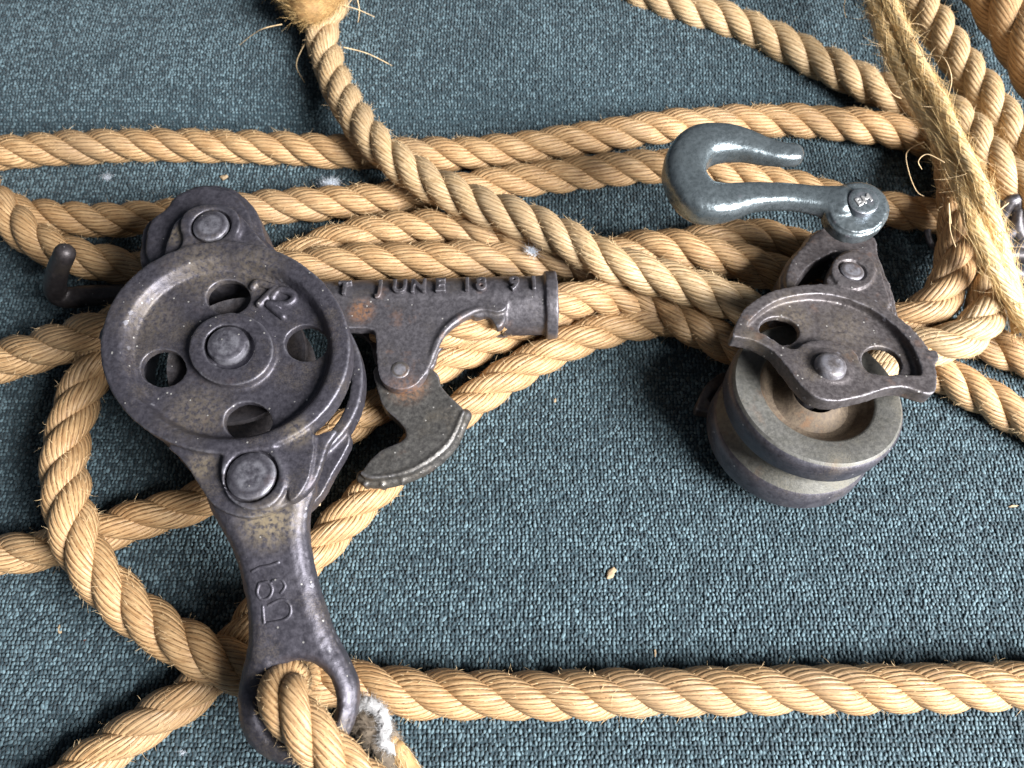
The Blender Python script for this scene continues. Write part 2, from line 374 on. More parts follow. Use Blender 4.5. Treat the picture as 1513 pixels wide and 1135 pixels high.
def rope(label, path, R=.58, mat=None, lay=2.75, phase=None, fuzz=54, name='rope', group=ROPES, world_pts=False, ends=(False, False), flen=.105):
    mat = mat or M_ROPE
    P = np.array(path, float) if world_pts else np.array([W(*p) for p in path])
    C, q = resample(P, .105); T, N, B = frames(C); n = len(C)
    t = thing(name, label, 'rope', (*C[n // 2][:2], 0), group)
    L = lay * 2 * R; ph0 = rng.uniform(0, 6.28) if phase is None else phase
    b, ae, af = .515 * R, .495 * R, .56 * R; nt = 24; al = math.radians(50)
    th = np.linspace(-math.pi, math.pi, nt + 1) + math.pi          # seam faces the heart of the rope
    th = np.linspace(math.pi, 3 * math.pi, nt + 1)
    HB, HD = [], []
    wob = np.array([noise.noise(Vector((s * .45, ph0, 1))) for s in q]) * .12
    for k in range(3):
        phi = 2 * math.pi * q / L + ph0 + k * 2 * math.pi / 3 + wob * 2
        e = np.cos(phi)[:, None] * N + np.sin(phi)[:, None] * B
        sw = 1 + .09 * np.array([noise.noise(Vector((s * .8, ph0 + k * 5, 4))) for s in q])
        c = C + e * b * sw[:, None]
        Ts = np.gradient(c, axis=0); Ts /= np.linalg.norm(Ts, axis=1)[:, None]
        E = e - Ts * (e * Ts).sum(1)[:, None]; E /= np.linalg.norm(E, axis=1)[:, None]; Fv = np.cross(Ts, E)
        sl = np.concatenate([[0], np.cumsum(np.linalg.norm(np.diff(c, axis=0), axis=1))])
        across = af * th[None, :] * math.cos(al) + sl[:, None] * math.sin(al); along = -af * th[None, :] * math.sin(al) + sl[:, None] * math.cos(al)
        ridge = 1 + .028 * np.abs(np.sin(across * math.pi / YARN / 1.6)) + .02 * np.sin(across * 5 + along * 1.3)
        V = c[:, None, :] + (ridge * sw[:, None])[:, :, None] * (ae * np.cos(th)[None, :, None] * E[:, None, :] + af * np.sin(th)[None, :, None] * Fv[:, None, :])
        m = nt + 1; i, j = np.meshgrid(np.arange(n - 1), np.arange(nt), indexing='ij')
        Q = np.stack([i * m + j, i * m + j + 1, (i + 1) * m + j + 1, (i + 1) * m + j], -1).reshape(-1, 4)
        uv = np.stack([across, along], -1).reshape(-1, 2) + k * 7.3 + ph0
        VV = V.reshape(-1, 3); tris = []
        for ii, on in ((0, ends[0]), (n - 1, ends[1])):
            if on:
                VV = np.concatenate([VV, c[ii][None]]); uv = np.concatenate([uv, uv[ii * m][None]]); ci = len(VV) - 1
                tris += [(ii * m + jj, ci, ii * m + jj + 1) for jj in range(nt)]
        me = np_mesh(VV, Q, np.array(tris) if tris else None, uv, t)
        add('strand', me, mat, t)
        nh = int(q[-1] * fuzz / 3)
        hi = rng.integers(1, n - 1, nh); cl = rng.random(nh) < .6; hi[cl] = (rng.choice(rng.integers(1, n - 1, max(4, int(q[-1] * 2.2))), cl.sum()) + rng.integers(-2, 3, cl.sum())).clip(1, n - 2); ha = rng.normal(0, .85, nh)
        rad = np.cos(ha)[:, None] * E[hi] + np.sin(ha)[:, None] * Fv[hi]
        HB.append(c[hi] + .97 * (ae * np.cos(ha)[:, None] * E[hi] + af * np.sin(ha)[:, None] * Fv[hi]))
        yd = Ts[hi] * math.cos(al) - Fv[hi] * math.sin(al)
        HD.append(rad * rng.uniform(.15, .9, nh)[:, None] + yd * rng.choice([-1, 1], nh)[:, None] + rng.normal(0, .3, (nh, 3)))
    HB, HD = np.concatenate(HB), np.concatenate(HD)
    V, Q = hairs(HB, HD, np.abs(rng.normal(flen, flen * .55, len(HB))) + .04, .0075)
    o = add('loose_fibre', np_mesh(V, Q, None, None, t), M_FIB, t, kind='stuff')
    return t

rope('uppermost of the tan ropes running straight across, passing behind the steel hook bend',
     [(-60, 232, .6), (0, 226, .6), (120, 217, .6), (250, 214, .58), (400, 219, .55), (520, 225, .52), (650, 228, .52), (760, 221, .55), (880, 203, .58), (960, 190, .6), (1060, 181, .6), (1150, 178, .6), (1250, 184, .65), (1330, 195, .7), (1400, 222, .7), (1460, 262, .7)], phase=.6)
rope('tan rope passing behind the iron block ear and under the hook shank',
     [(-40, 285, .5), (20, 312, .5), (80, 322, .55), (150, 326, .58), (220, 322, .58), (300, 314, .58), (400, 306, .58), (500, 299, .58), (580, 293, .55), (680, 280, .5), (760, 268, .52), (860, 256, .55), (950, 247, .55), (1010, 248, .58), (1100, 262, .58), (1180, 280, .58), (1260, 300, .58), (1330, 313, .6), (1400, 322, .62), (1450, 330, .62)], phase=2.2)
rope('bright rope lying against the lettered edge of the iron barrel grip',
     [(-60, 215, .9), (-20, 285, 1.2), (40, 345, 1.3), (90, 372, 1.2), (150, 388, 1.0), (210, 399, .9), (330, 412, .9), (440, 397, 1.0), (520, 388, 1.1), (620, 386, 1.1), (720, 384, 1.0), (790, 391, .7), (850, 390, .55), (910, 374, .7), (970, 366, 1.0), (1020, 372, 1.05), (1080, 385, .95), (1140, 402, .8), (1190, 428, .7), (1230, 460, .7)], R=.62, phase=1.0)
rope('fuzzy shaded rope wedged between the bright rope and the diagonal frayed rope',
     [(300, 420, .6), (360, 402, .7), (430, 384, .7), (480, 363, .7), (540, 346, .75), (600, 338, .8), (660, 337, .9), (740, 351, 1.0), (800, 371, 1.05), (850, 388, 1.0), (900, 408, .95), (950, 438, .9), (1000, 468, .85), (1050, 495, .75), (1100, 520, .7), (1150, 550, .65)], R=.60, fuzz=130)
rope('dim brown rope end tucked in the shade below the steel hook shank',
     [(960, 385, .5), (1010, 366, .5), (1050, 354, .55), (1090, 349, .55), (1140, 353, .55), (1190, 370, .55), (1240, 392, .5)], phase=.3)
rope('frayed rope crossing diagonally over the others, starting at the golden tuft',
     [(505, -40, 1.6), (488, 10, 1.5), (476, 45, 1.3), (484, 90, 1.2), (502, 135, 1.3), (530, 182, 1.55), (570, 226, 1.7), (620, 262, 1.7), (670, 288, 1.75), (720, 308, 1.85), (780, 328, 2.0), (840, 356, 2.1), (900, 387, 2.1), (960, 406, 2.0), (1020, 424, 1.9), (1080, 446, 1.7), (1130, 470, 1.5), (1190, 500, 1.4)], R=.60, mat=M_PALE, fuzz=140, phase=1.9)
rope('sunlit rope slanting from the lower left corner under the shank and the toothed cam',
     [(60, 1185, .55), (120, 1135, .58), (200, 1080, .6), (290, 1018, .6), (350, 950, .6), (430, 850, .6), (480, 800, .6), (540, 736, .6), (600, 680, .6), (660, 622, .58), (700, 592, .58), (760, 550, .58), (830, 512, .58), (890, 489, .58), (950, 476, .5), (1010, 472, .4)], phase=.9)
rope('shaded rope passing beneath the left block and out below the grip barrel',
     [(-60, 828, .6), (0, 820, .6), (60, 813, .6), (130, 794, .6), (200, 769, .58), (280, 745, .56), (400, 700, .5), (490, 645, .5), (560, 600, .52), (640, 545, .55), (700, 513, .55), (735, 497, .52), (800, 472, .5), (860, 458, .45), (920, 462, .4)], phase=2.8)
rope('short rope threaded through the slotted barrel of the iron grip',
     [(560, 500, 1.2), (640, 490, 1.5), (690, 480, 1.62), (745, 466, 1.65), (800, 452, 1.6), (860, 440, 1.5), (910, 440, 1.1), (950, 450, .75), (990, 468, .5)], R=.56, phase=.2)
rope('short shaded rope coming from the left edge onto the left block rim',
     [(-70, 562, .9), (0, 534, 1.1), (45, 522, 1.3), (95, 506, 1.6), (150, 488, 1.9), (210, 470, 2.0), (270, 455, 2.0)], R=.64, phase=2.0)
rope('looped rope hanging off the left block, then running straight along the bottom',
     [(250, 470, 1.6), (190, 490, 1.5), (145, 535, 1.4), (112, 600, 1.35), (97, 680, 1.5), (103, 760, 1.75), (130, 830, 1.7), (180, 886, 1.4), (240, 932, 1.25), (300, 966, 1.35), (350, 988, 1.2), (430, 1000, .8), (520, 1011, .65), (600, 1024, .6), (720, 1027, .6), (841, 1027, .6), (1059, 1021, .6), (1264, 1018, .6), (1400, 1016, .62), (1513, 1013, .65), (1600, 1010, .65)], R=.62, phase=1.2)
rope('thick rope bent up through the eye of the left block shank',
     [(452, 1010, .6), (432, 1000, 1.6), (418, 1015, 2.9), (424, 1040, 3.5), (448, 1075, 3.5), (490, 1120, 3.2), (540, 1165, 2.8), (600, 1215, 2.4)], R=.56, phase=.5, fuzz=150)
rope('rope slanting down from the top to the twine on the upper right',
     [(880, -45, .6), (930, -18, .65), (990, 5, .7), (1060, 26, .7), (1130, 53, .7), (1200, 86, .75), (1260, 115, .85), (1310, 138, 1.0), (1370, 155, 1.3), (1420, 182, 1.7), (1462, 236, 1.9), (1510, 280, 1.9), (1570, 328, 1.8)], R=.62, mat=M_PALE, fuzz=110, phase=.4)
rope('pale sunlit rope between the twine and the thick corner rope',
     [(1290, -95, 1.4), (1342, -18, 1.6), (1396, 58, 1.75), (1450, 134, 1.8), (1510, 214, 1.8), (1575, 300, 1.8)], R=.60, mat=M_PALE, fuzz=80, phase=2.6)
rope('thickest rope, cut off by the very top right corner',
     [(1395, -130, 2.0), (1450, -38, 2.1), (1503, 46, 2.1), (1556, 130, 2.1), (1610, 215, 2.0)], R=.86, fuzz=70, phase=0.1)
rope('rope running upright behind the twine and curling left under the right block',
     [(1395, 180, 1.2), (1408, 230, 1.6), (1414, 290, 1.9), (1416, 345, 1.9), (1408, 400, 1.7), (1385, 445, 1.4), (1345, 470, 1.1), (1290, 478, .8), (1240, 480, .7)], R=.60, phase=1.5)
rope('bright bent rope seen through the right hole of the right block cheek',
     [(1420, 265, .8), (1438, 330, 1.0), (1456, 385, 1.4), (1462, 435, 1.6), (1446, 482, 1.6), (1410, 506, 1.5), (1360, 514, 1.3), (1318, 526, 1.1), (1290, 552, .8)], R=.62, mat=M_PALE, fuzz=110, phase=.8)
rope('tan rope leaving the right edge from below the bright bend',
     [(1370, 498, .55), (1425, 500, .6), (1470, 513, .62), (1513, 529, .62), (1580, 556, .62)], phase=.2)
rope('lowest rope right of the right block, running from its tip',
     [(1310, 500, .5), (1350, 528, .55), (1380, 546, .58), (1420, 568, .6), (1470, 596, .6), (1513, 620, .6), (1580, 660, .6)], phase=1.1, fuzz=100)

# frayed end at the top, twine, whipped end
def tuft():
    t = [o for o in bpy.data.objects if o.get('label', '').startswith('frayed rope')][0]
    core = [W(505, -30, 1.6), W(480, 2, 2.1), W(455, 12, 2.3), W(432, -2, 2.0), W(415, -30, 1.6)]
    V, F = tube(core, [.4, .44, .5, .42, .3], 20)
    add('frayed_knot', mesh(V, F, t), plain('tuft_heart', (.34, .20, .08), .7), t)
    D = spline(core, 40, False); n = 5200; i = rng.integers(4, len(D) - 4, n)
    off = rng.normal(size=(n, 3)); off /= np.linalg.norm(off, axis=1)[:, None]
    tn = np.gradient(D, axis=0)[i]; tn /= np.linalg.norm(tn, axis=1)[:, None]; off -= tn * (off * tn).sum(1)[:, None]; off /= np.linalg.norm(off, axis=1)[:, None]
    Bp = D[i] + off * rng.uniform(.25, .5, n)[:, None]
    V, Q = hairs(Bp, tn * rng.choice([1, 1, -1], n)[:, None] + off * .22 + rng.normal(0, .16, (n, 3)), rng.uniform(.2, .62, n), .0075, .4)
    add('loose_fibre', np_mesh(V, Q, None, None, t), M_GOLD, t, kind='stuff')
    for pp in ([(416, 36, 1.9), (390, 42, 1.8), (372, 52, 1.3), (350, 70, .5)], [(462, 46, 1.4), (445, 75, 1.2), (438, 98, .8), (450, 122, .4)], [(500, 6, 1.8), (528, 14, 1.6), (553, 25, 1.0)], [(508, 70, 1.2), (545, 80, .9), (590, 103, .3)], [(495, 30, 1.9), (510, 12, 2.3), (522, -4, 2.6)], [(527, -5, 2.2), (531, 15, 1.9), (529, 33, 1.5)]):
        V, F = tube([W(*p) for p in pp], np.linspace(.02, .011, len(pp)), 6, sub=6)
        add('stray_fibre', mesh(V, F, t), M_FIB, t)
tuft()
M_TFIB = plain('twine_fibre', (.86, .63, .31), .45)
def twine(label, path, R, phase):
    P = np.array([W(*p) for p in path]); C, q = resample(P, .08); T, N, B = frames(C); n = len(C)
    t = thing('sisal_twine', label, 'twine', (*C[n // 2][:2], 0), 'hairy yellow twine cords over the rope bundle')
    nt = 28; th = np.linspace(0, 2 * math.pi, nt + 1)
    lob = th[None, :] + (q * 2.0)[:, None] + phase
    rr = R * (1 + .10 * np.abs(np.sin(lob * 1.0)) + .05 * np.sin(lob * 5 + 1) + .05 * np.array([[noise.noise(Vector((s * 1.6, math.cos(a) * 2, math.sin(a) * 2 + phase))) for a in th] for s in q]))
    V = C[:, None] + rr[:, :, None] * (np.cos(th)[None, :, None] * N[:, None] + np.sin(th)[None, :, None] * B[:, None])
    m = nt + 1; i, j = np.meshgrid(np.arange(n - 1), np.arange(nt), indexing='ij')
    Q = np.stack([i * m + j, i * m + j + 1, (i + 1) * m + j + 1, (i + 1) * m + j], -1).reshape(-1, 4)
    uv = np.stack([R * lob * .9, np.repeat(q[:, None], m, 1)], -1).reshape(-1, 2)
    add('cord', np_mesh(V.reshape(-1, 3), Q, None, uv, t), M_TWINE, t)
    k = int(q[-1] * 110); hi = rng.integers(1, n - 1, k); ha = rng.uniform(0, 6.28, k)
    rad = np.cos(ha)[:, None] * N[hi] + np.sin(ha)[:, None] * B[hi]; tg = np.cross(T[hi], rad)
    V, Q = hairs(C[hi] + rad * R * 1.0, T[hi] * rng.choice([-1, 1], k)[:, None] + tg * rng.normal(-.35, .15, k)[:, None] + rad * np.abs(rng.normal(0.0, .05, k))[:, None], rng.uniform(.4, 1.2, k), .0075, .15)
    add('loose_fibre', np_mesh(V, Q, None, None, t), M_TFIB, t, kind='stuff')
    k = int(q[-1] * 9); hi = rng.integers(1, n - 1, k); ha = rng.uniform(0, 6.28, k); rad = np.cos(ha)[:, None] * N[hi] + np.sin(ha)[:, None] * B[hi]
    V, Q = hairs(C[hi] + rad * R, T[hi] * rng.normal(0, .7, k)[:, None] + rad + rng.normal(0, .3, (k, 3)), rng.uniform(.25, .75, k), .008, 1.0, 6)
    add('long_fibre', np_mesh(V, Q, None, None, t), M_FIB, t, kind='stuff')
    return t
ta = twine('left of the two hairy yellow twine cords slung over the rope bundle', [(1270, -60, 2.6), (1288, -15, 2.8), (1306, 50, 3.0), (1332, 108, 3.1), (1362, 160, 3.2), (1394, 218, 3.3), (1424, 285, 3.3), (1440, 335, 3.2), (1466, 388, 3.0), (1500, 450, 2.4), (1545, 520, 1.9)], .22, 0)
tb = twine('right of the two hairy yellow twine cords slung over the rope bundle', [(1290, -60, 3.0), (1308, -15, 3.2), (1330, 40, 3.3), (1357, 96, 3.5), (1385, 145, 3.6), (1412, 205, 3.7), (1442, 265, 3.7), (1466, 325, 3.4), (1484, 385, 2.5), (1498, 440, 1.9), (1508, 492, 1.5)], .215, 2)
for pp, own in (([(1365, 210, 3.2), (1340, 225, 2.4), (1343, 255, 2.0), (1354, 282, 1.8), (1365, 290, 1.7)], ta), ([(1405, 330, 3.4), (1402, 300, 3.6), (1404, 340, 3.6), (1412, 365, 3.5)], ta), ([(1395, 240, 3.6), (1370, 228, 3.5), (1357, 238, 3.3), (1362, 250, 3.1)], ta), ([(1250, -8, 2.4), (1247, 12, 2.2), (1250, 26, 2.0)], ta), ([(1350, 55, 3.6), (1363, 80, 4.2), (1366, 110, 4.0)], tb), ([(1362, 84, 3.7), (1392, 84, 4.5), (1406, 115, 4.4), (1400, 145, 3.8)], tb), ([(1490, 300, 3.0), (1472, 318, 3.4), (1480, 340, 3.4), (1482, 372, 3.2)], tb), ([(1310, 85, 3.1), (1306, 110, 2.8), (1316, 136, 2.2), (1332, 146, 1.8)], ta)):
    V, F = tube([W(*p) for p in pp], np.linspace(.018, .011, len(pp)), 6, sub=8)
    add('stray_fibre', mesh(V, F, own), M_FIB, own)
M_FIB2 = plain('bare_strand', (.40, .25, .11), .7)
def whipped():
    t = thing('whipped_rope_end', 'rope end bound with fluffy white tape beside the eye of the left block', 'rope end', W(560, 1085, 0))
    mw = plain('white_tape', (.50, .50, .51), .9); mb = plain('cut_rope_face', (.15, .12, .09), .9)
    core = [W(540, 1064, 1.0), W(556, 1082, 1.0), W(575, 1108, .9), W(600, 1150, .7)]
    V, F = tube(core, [.40, .42, .40, .38], 28, sub=12); V = np.array(V)
    V = V + np.array([[noise.noise(Vector(v * 5)), noise.noise(Vector(v * 5 + 9)), noise.noise(Vector(v * 5 + 20))] for v in V]) * .10
    add('rope_core', mesh(V, F, t), mb, t)
    k = rng.integers(0, len(V), 900); hv, hq = hairs(V[k], V[k] - np.array(core[1]) + rng.normal(0, .25, (900, 3)), rng.uniform(.05, .16, 900), .009, .8)
    add('frayed_yarn', np_mesh(hv, hq, None, None, t), mb, t, kind='stuff')
    arc = [W(524, 1038, 1.25), W(545, 1040, 1.42), (W(563, 1054, 1.42)), W(570, 1076, 1.35), W(566, 1094, 1.38), W(582, 1110, 1.2)]
    V, F = tube(arc, [.08, .14, .15, .12, .13, .12], 20, sub=12); V = np.array(V)
    V = V + np.array([[noise.noise(Vector(v * 7)), noise.noise(Vector(v * 7 + 9)), noise.noise(Vector(v * 7 + 20))] for v in V]) * .07
    add('tape', mesh(V, F, t), mw, t)
    D = spline(arc, 30, False); k = rng.integers(0, len(D), 1700); o_ = rng.normal(size=(1700, 3)); o_ /= np.linalg.norm(o_, axis=1)[:, None]
    hv, hq = hairs(D[k] + o_ * .11, o_ + rng.normal(0, .4, (1700, 3)), rng.uniform(.05, .18, 1700), .006, 1.0)
    add('fluff', np_mesh(hv, hq, None, None, t), mw, t, kind='stuff')
    for k in range(2):
        V, F = tube([W(578 + 9 * k, 1098 + 8 * k, 1.15), W(592 + 9 * k, 1122 + 8 * k, 1.0), W(612 + 9 * k, 1160 + 8 * k, .9)], [.2, .24, .24], 14); add('strand', mesh(V, F, t), M_FIB2, t)
        V = np.array(V); kk = rng.integers(0, len(V), 260); ax_ = V[-1] - V[0]; hv, hq = hairs(V[kk], ax_ / np.linalg.norm(ax_) + rng.normal(0, .2, (260, 3)), rng.uniform(.1, .4, 260), .007, .3); add('loose_fibre', np_mesh(hv, hq, None, None, t), M_FIB, t, kind='stuff')
whipped()

# ------------------------------------------------------------------ left block
C0, C1 = (.050, .048, .062), (.094, .090, .112)
PL = Plane(W(333, 512, 4.7), (0, 0, 1))
M_IRON = iron('block_iron', C0, C1, rust=.06, dust=.30, metal=.55, spots=[(W(400, 768, 4.0), 1.0, .9), (W(380, 400, 4.4), 1.2, .40), (W(300, 690, 4.4), .6, .6), (W(300, 395, 4.5), 1.4, .4), (W(220, 470, 4.4), 1.2, .35), (W(290, 610, 4.4), 1.2, .4), (W(440, 640, 4.5), .6, .6), (W(262, 350, 4.4), .5, .6)])
M_DARK = iron('dark_iron', (.030, .027, .030), (.06, .052, .055), dust=.15, metal=.5, worn=.15)
LB = thing('pulley_block', 'round cast iron pulley block numbered 72 with four holes and a rope eye', 'pulley block', (*W(333, 512, 0)[:2], 0), 'cast iron pulley blocks')
def elp(pl, cx, cy, rx, ry, off=0.0, n=40, rot=0.0):
    a = np.linspace(0, 2 * math.pi, n, endpoint=False); c, s = math.cos(rot), math.sin(rot)
    return pl.pts([(cx + rx * math.cos(t) * c - ry * math.sin(t) * s, cy + rx * math.cos(t) * s + ry * math.sin(t) * c) for t in a], off)
def left_block():
    disc = elp(PL, 332, 513, 185, 157, n=96); dish = elp(PL, 334, 515, 156, 134, n=96)
    holes = [elp(PL, *h) for h in ((330, 429, 33, 26), (447, 498, 32, 27), (232, 535, 34, 28), (359, 615, 36, 29))]
    mid = elp(PL, 336, 509, 38, 33)
    hub_o, hub_i = elp(PL, 339, 513, 63, 54, n=64), elp(PL, 336, 510, 37, 33)
    ear_u = spline(PL.pts([(238, 400), (240, 360), (252, 322), (276, 306), (310, 301), (346, 308), (368, 332), (386, 352), (412, 378), (380, 420), (280, 420)]), 6)
    ear_l = spline(PL.pts([(238, 640), (256, 668), (274, 690), (290, 716), (312, 744), (345, 759), (376, 760), (412, 746), (424, 738), (446, 726), (464, 702), (478, 660), (500, 610), (440, 620), (330, 650)]), 6)
    base = [prism(PL, disc, -.62, -.36, holes + [mid]), *[prism(PL, disc, -.62, -.36 + .36 * math.sin(q * math.pi / 12) ** 1.0, [elp(PL, 334, 515, 145 + 15 * q / 6, 124.5 + 13 * q / 6, n=96)]) for q in range(1, 7)], prism(PL, hub_o, -.55, -.10, [hub_i]),
            prism(PL, ear_u, -.50, -.20), prism(PL, ear_l, -.50, -.20), prism(PL, mid, -.52, -.30)]
    IE = len(base) - 3
    base[IE] = prism(PL, spline(PL.pts([(238, 372), (243, 345), (255, 320), (278, 305), (310, 301), (346, 308), (368, 330), (386, 352), (412, 378), (400, 400), (330, 372), (260, 400)]), 6), -.5, -.22)
    base[IE + 1] = prism(PL, spline(PL.pts([(246, 655), (258, 670), (274, 690), (290, 716), (312, 744), (345, 759), (376, 760), (412, 746), (424, 739), (446, 727), (464, 702), (480, 655), (490, 630), (400, 660), (330, 664)]), 6), -.5, -.22)
    base.append(prism(PL, spline(PL.pts([(268, 352), (264, 330), (276, 308), (310, 299), (345, 308), (354, 330), (348, 352), (370, 372), (310, 380), (262, 380)]), 6), -.5, -.05, [circle(PL.pt(310, 332), .54)]))     # ear boss
    base.append(prism(PL, spline(PL.pts([(325, 690), (330, 668), (345, 652), (395, 652), (412, 672), (421, 700), (415, 730), (395, 748), (366, 752), (340, 738), (328, 716)]), 6), -.5, -.04, [circle(PL.pt(370, 702), .64)]))
    base.append(prism(PL, spline(PL.pts([(402, 658), (458, 632), (458, 690), (444, 724), (425, 738), (424, 700), (416, 676)]), 4), -.5, -.12))
    base.append(prism(PL, elp(PL, 152, 492, 10, 14), -.5, -.12))
    ch = cast('cheek_plate', base, M_IRON, LB, vox=.042, it=4, lump=.012)
    st72 = [[(374, 424), (380, 417), (392, 420), (407, 425)], [(407, 425), (396, 436), (383, 449)],
            [(403, 438), (409, 430), (420, 428), (432, 434), (434, 442), (424, 449), (410, 449), (397, 449)], [(397, 449), (406, 457), (418, 467)]]
    cast('raised_number', [tube([PL.xyz(PL.pt(x, y, -.3), -.33) for x, y in L_], np.full(len(L_), .11), 12, sub=6) for L_ in st72], M_IRON, ch, vox=.024, it=2)
    d2 = prism(PL, PL.pts([]) if False else disc, -2.45, -2.0)
    # lower cheek: the same casting, seen only along its edges
    lo_ = [prism(PL, PL.pts([(300, 360), (365, 360), (370, 665), (295, 665)]), -2.5, -2.05), prism(PL, spline(PL.pts([(215, 620), (262, 690), (300, 722), (345, 738), (400, 735), (438, 706), (462, 668), (492, 600), (400, 620)]), 6), -2.5, -2.05), prism(PL, ear_u, -2.5, -2.05),
           prism(PL, disc, -2.5, -1.85, [elp(PL, 332, 513, 165, 140, n=96)])]
    cast('cheek_plate', lo_, M_IRON, LB, vox=.05, it=4)
    cc = PL.pt(336, 512)
    solid('sheave', [lathe(PL, cc, [(.3, -.8), (.7, -.8), (1.0, -1.0), (1.4, -.85), (1.78, -.68), (1.82, -.8), (1.55, -1.15), (1.5, -1.3), (1.55, -1.45), (1.82, -1.75), (1.78, -1.9), (.3, -1.9)], 96)], M_DARK, LB)
    solid('axle_rivet', [dome(PL, PL.pt(335, 508, -.05), .50, -2.6, .02, .10)], M_IRON, LB)
    solid('ear_rivet', [dome(PL, PL.pt(310, 332, 0), .47, -2.6, .01, .06)], M_IRON, LB)
    solid('ear_rivet', [dome(PL, PL.pt(370, 702, 0), .57, -2.6, .02, .07)], M_IRON, LB)
    # tie between the cheeks, right lower wall
    hump = spline(PL.pts([(212, 400), (207, 360), (216, 330), (244, 308), (256, 292), (282, 277), (312, 272), (346, 280), (370, 299), (386, 328), (392, 352), (410, 378), (360, 410), (270, 420)], -.75), 6)
    cast('becket', [prism(PL, hump, -2.0, -.75), prism(PL, hump * .0 + (hump - hump.mean(0)) * .86 + hump.mean(0), -2.1, -.52)], M_IRON, LB, vox=.05, it=14, lump=.02)
left_block()
PS = Plane.three(W(380, 740, 4.25), W(300, 740, 4.25), W(436, 1045, 3.1))
def strap():
    out = spline(PS.pts([(300, 700), (302, 742), (320, 778), (338, 812), (351, 850), (359, 890), (362, 930), (360, 965), (352, 1000), (346, 1040), (351, 1080), (370, 1110), (400, 1130), (436, 1137), (470, 1130), (504, 1102), (522, 1062), (525, 1022), (513, 987), (496, 956), (481, 920), (469, 885), (460, 850), (453, 815), (449, 780), (453, 750), (462, 715), (440, 690), (380, 690)]), 6)
    hole = elp(PS, 440, 1040, 54, 61, n=48); hin = elp(PS, 440, 1040, 62, 69, n=48)
    inn = (out - out.mean(0)); 
    P = [prism(PS, out, -.62, -.16, [hole])]
    # rounded upper face: stacked, slightly smaller sheets fused together
    c = out.mean(0); L = len(out)
    nrm = np.roll(out, -1, 0) - np.roll(out, 1, 0); nrm = np.stack([nrm[:, 1], -nrm[:, 0]], 1); nrm /= np.linalg.norm(nrm, axis=1)[:, None]
    area = sum(out[i][0] * out[(i + 1) % L][1] - out[(i + 1) % L][0] * out[i][1] for i in range(L)); sg = -1 if area > 0 else 1
    hc = hole.mean(0)
    for d, z in ((.09, -.07), (.18, -.01), (.30, .03)):
        P.append(prism(PS, out + sg * nrm * d, -.4, z, [hc + (hole - hc) * (1 + d / 1.25)]))
        P.append(prism(PS, out + sg * nrm * d, -.78 - z, -.4, [hc + (hole - hc) * (1 + d / 1.25)]))
    st_ = cast('eye_strap', P, M_IRON, LB, vox=.042, it=10, lump=.018)
    marks = [[(374, 844), (386, 838), (398, 836), (412, 831)],
             [(384, 862), (381, 876), (388, 886), (399, 882), (403, 870), (397, 860), (386, 862)], [(404, 858), (416, 856), (422, 866), (416, 876)],
             [(389, 896), (390, 908), (391, 920)], [(398, 894), (416, 886), (428, 892), (430, 906), (420, 916), (396, 921)]]
    cast('raised_number', [tube([PS.xyz(PS.pt(x, y, 0), .022) for x, y in L_], np.full(len(L_), .045), 10, sub=5) for L_ in marks], M_IRON, st_, vox=.016, it=2)
strap()

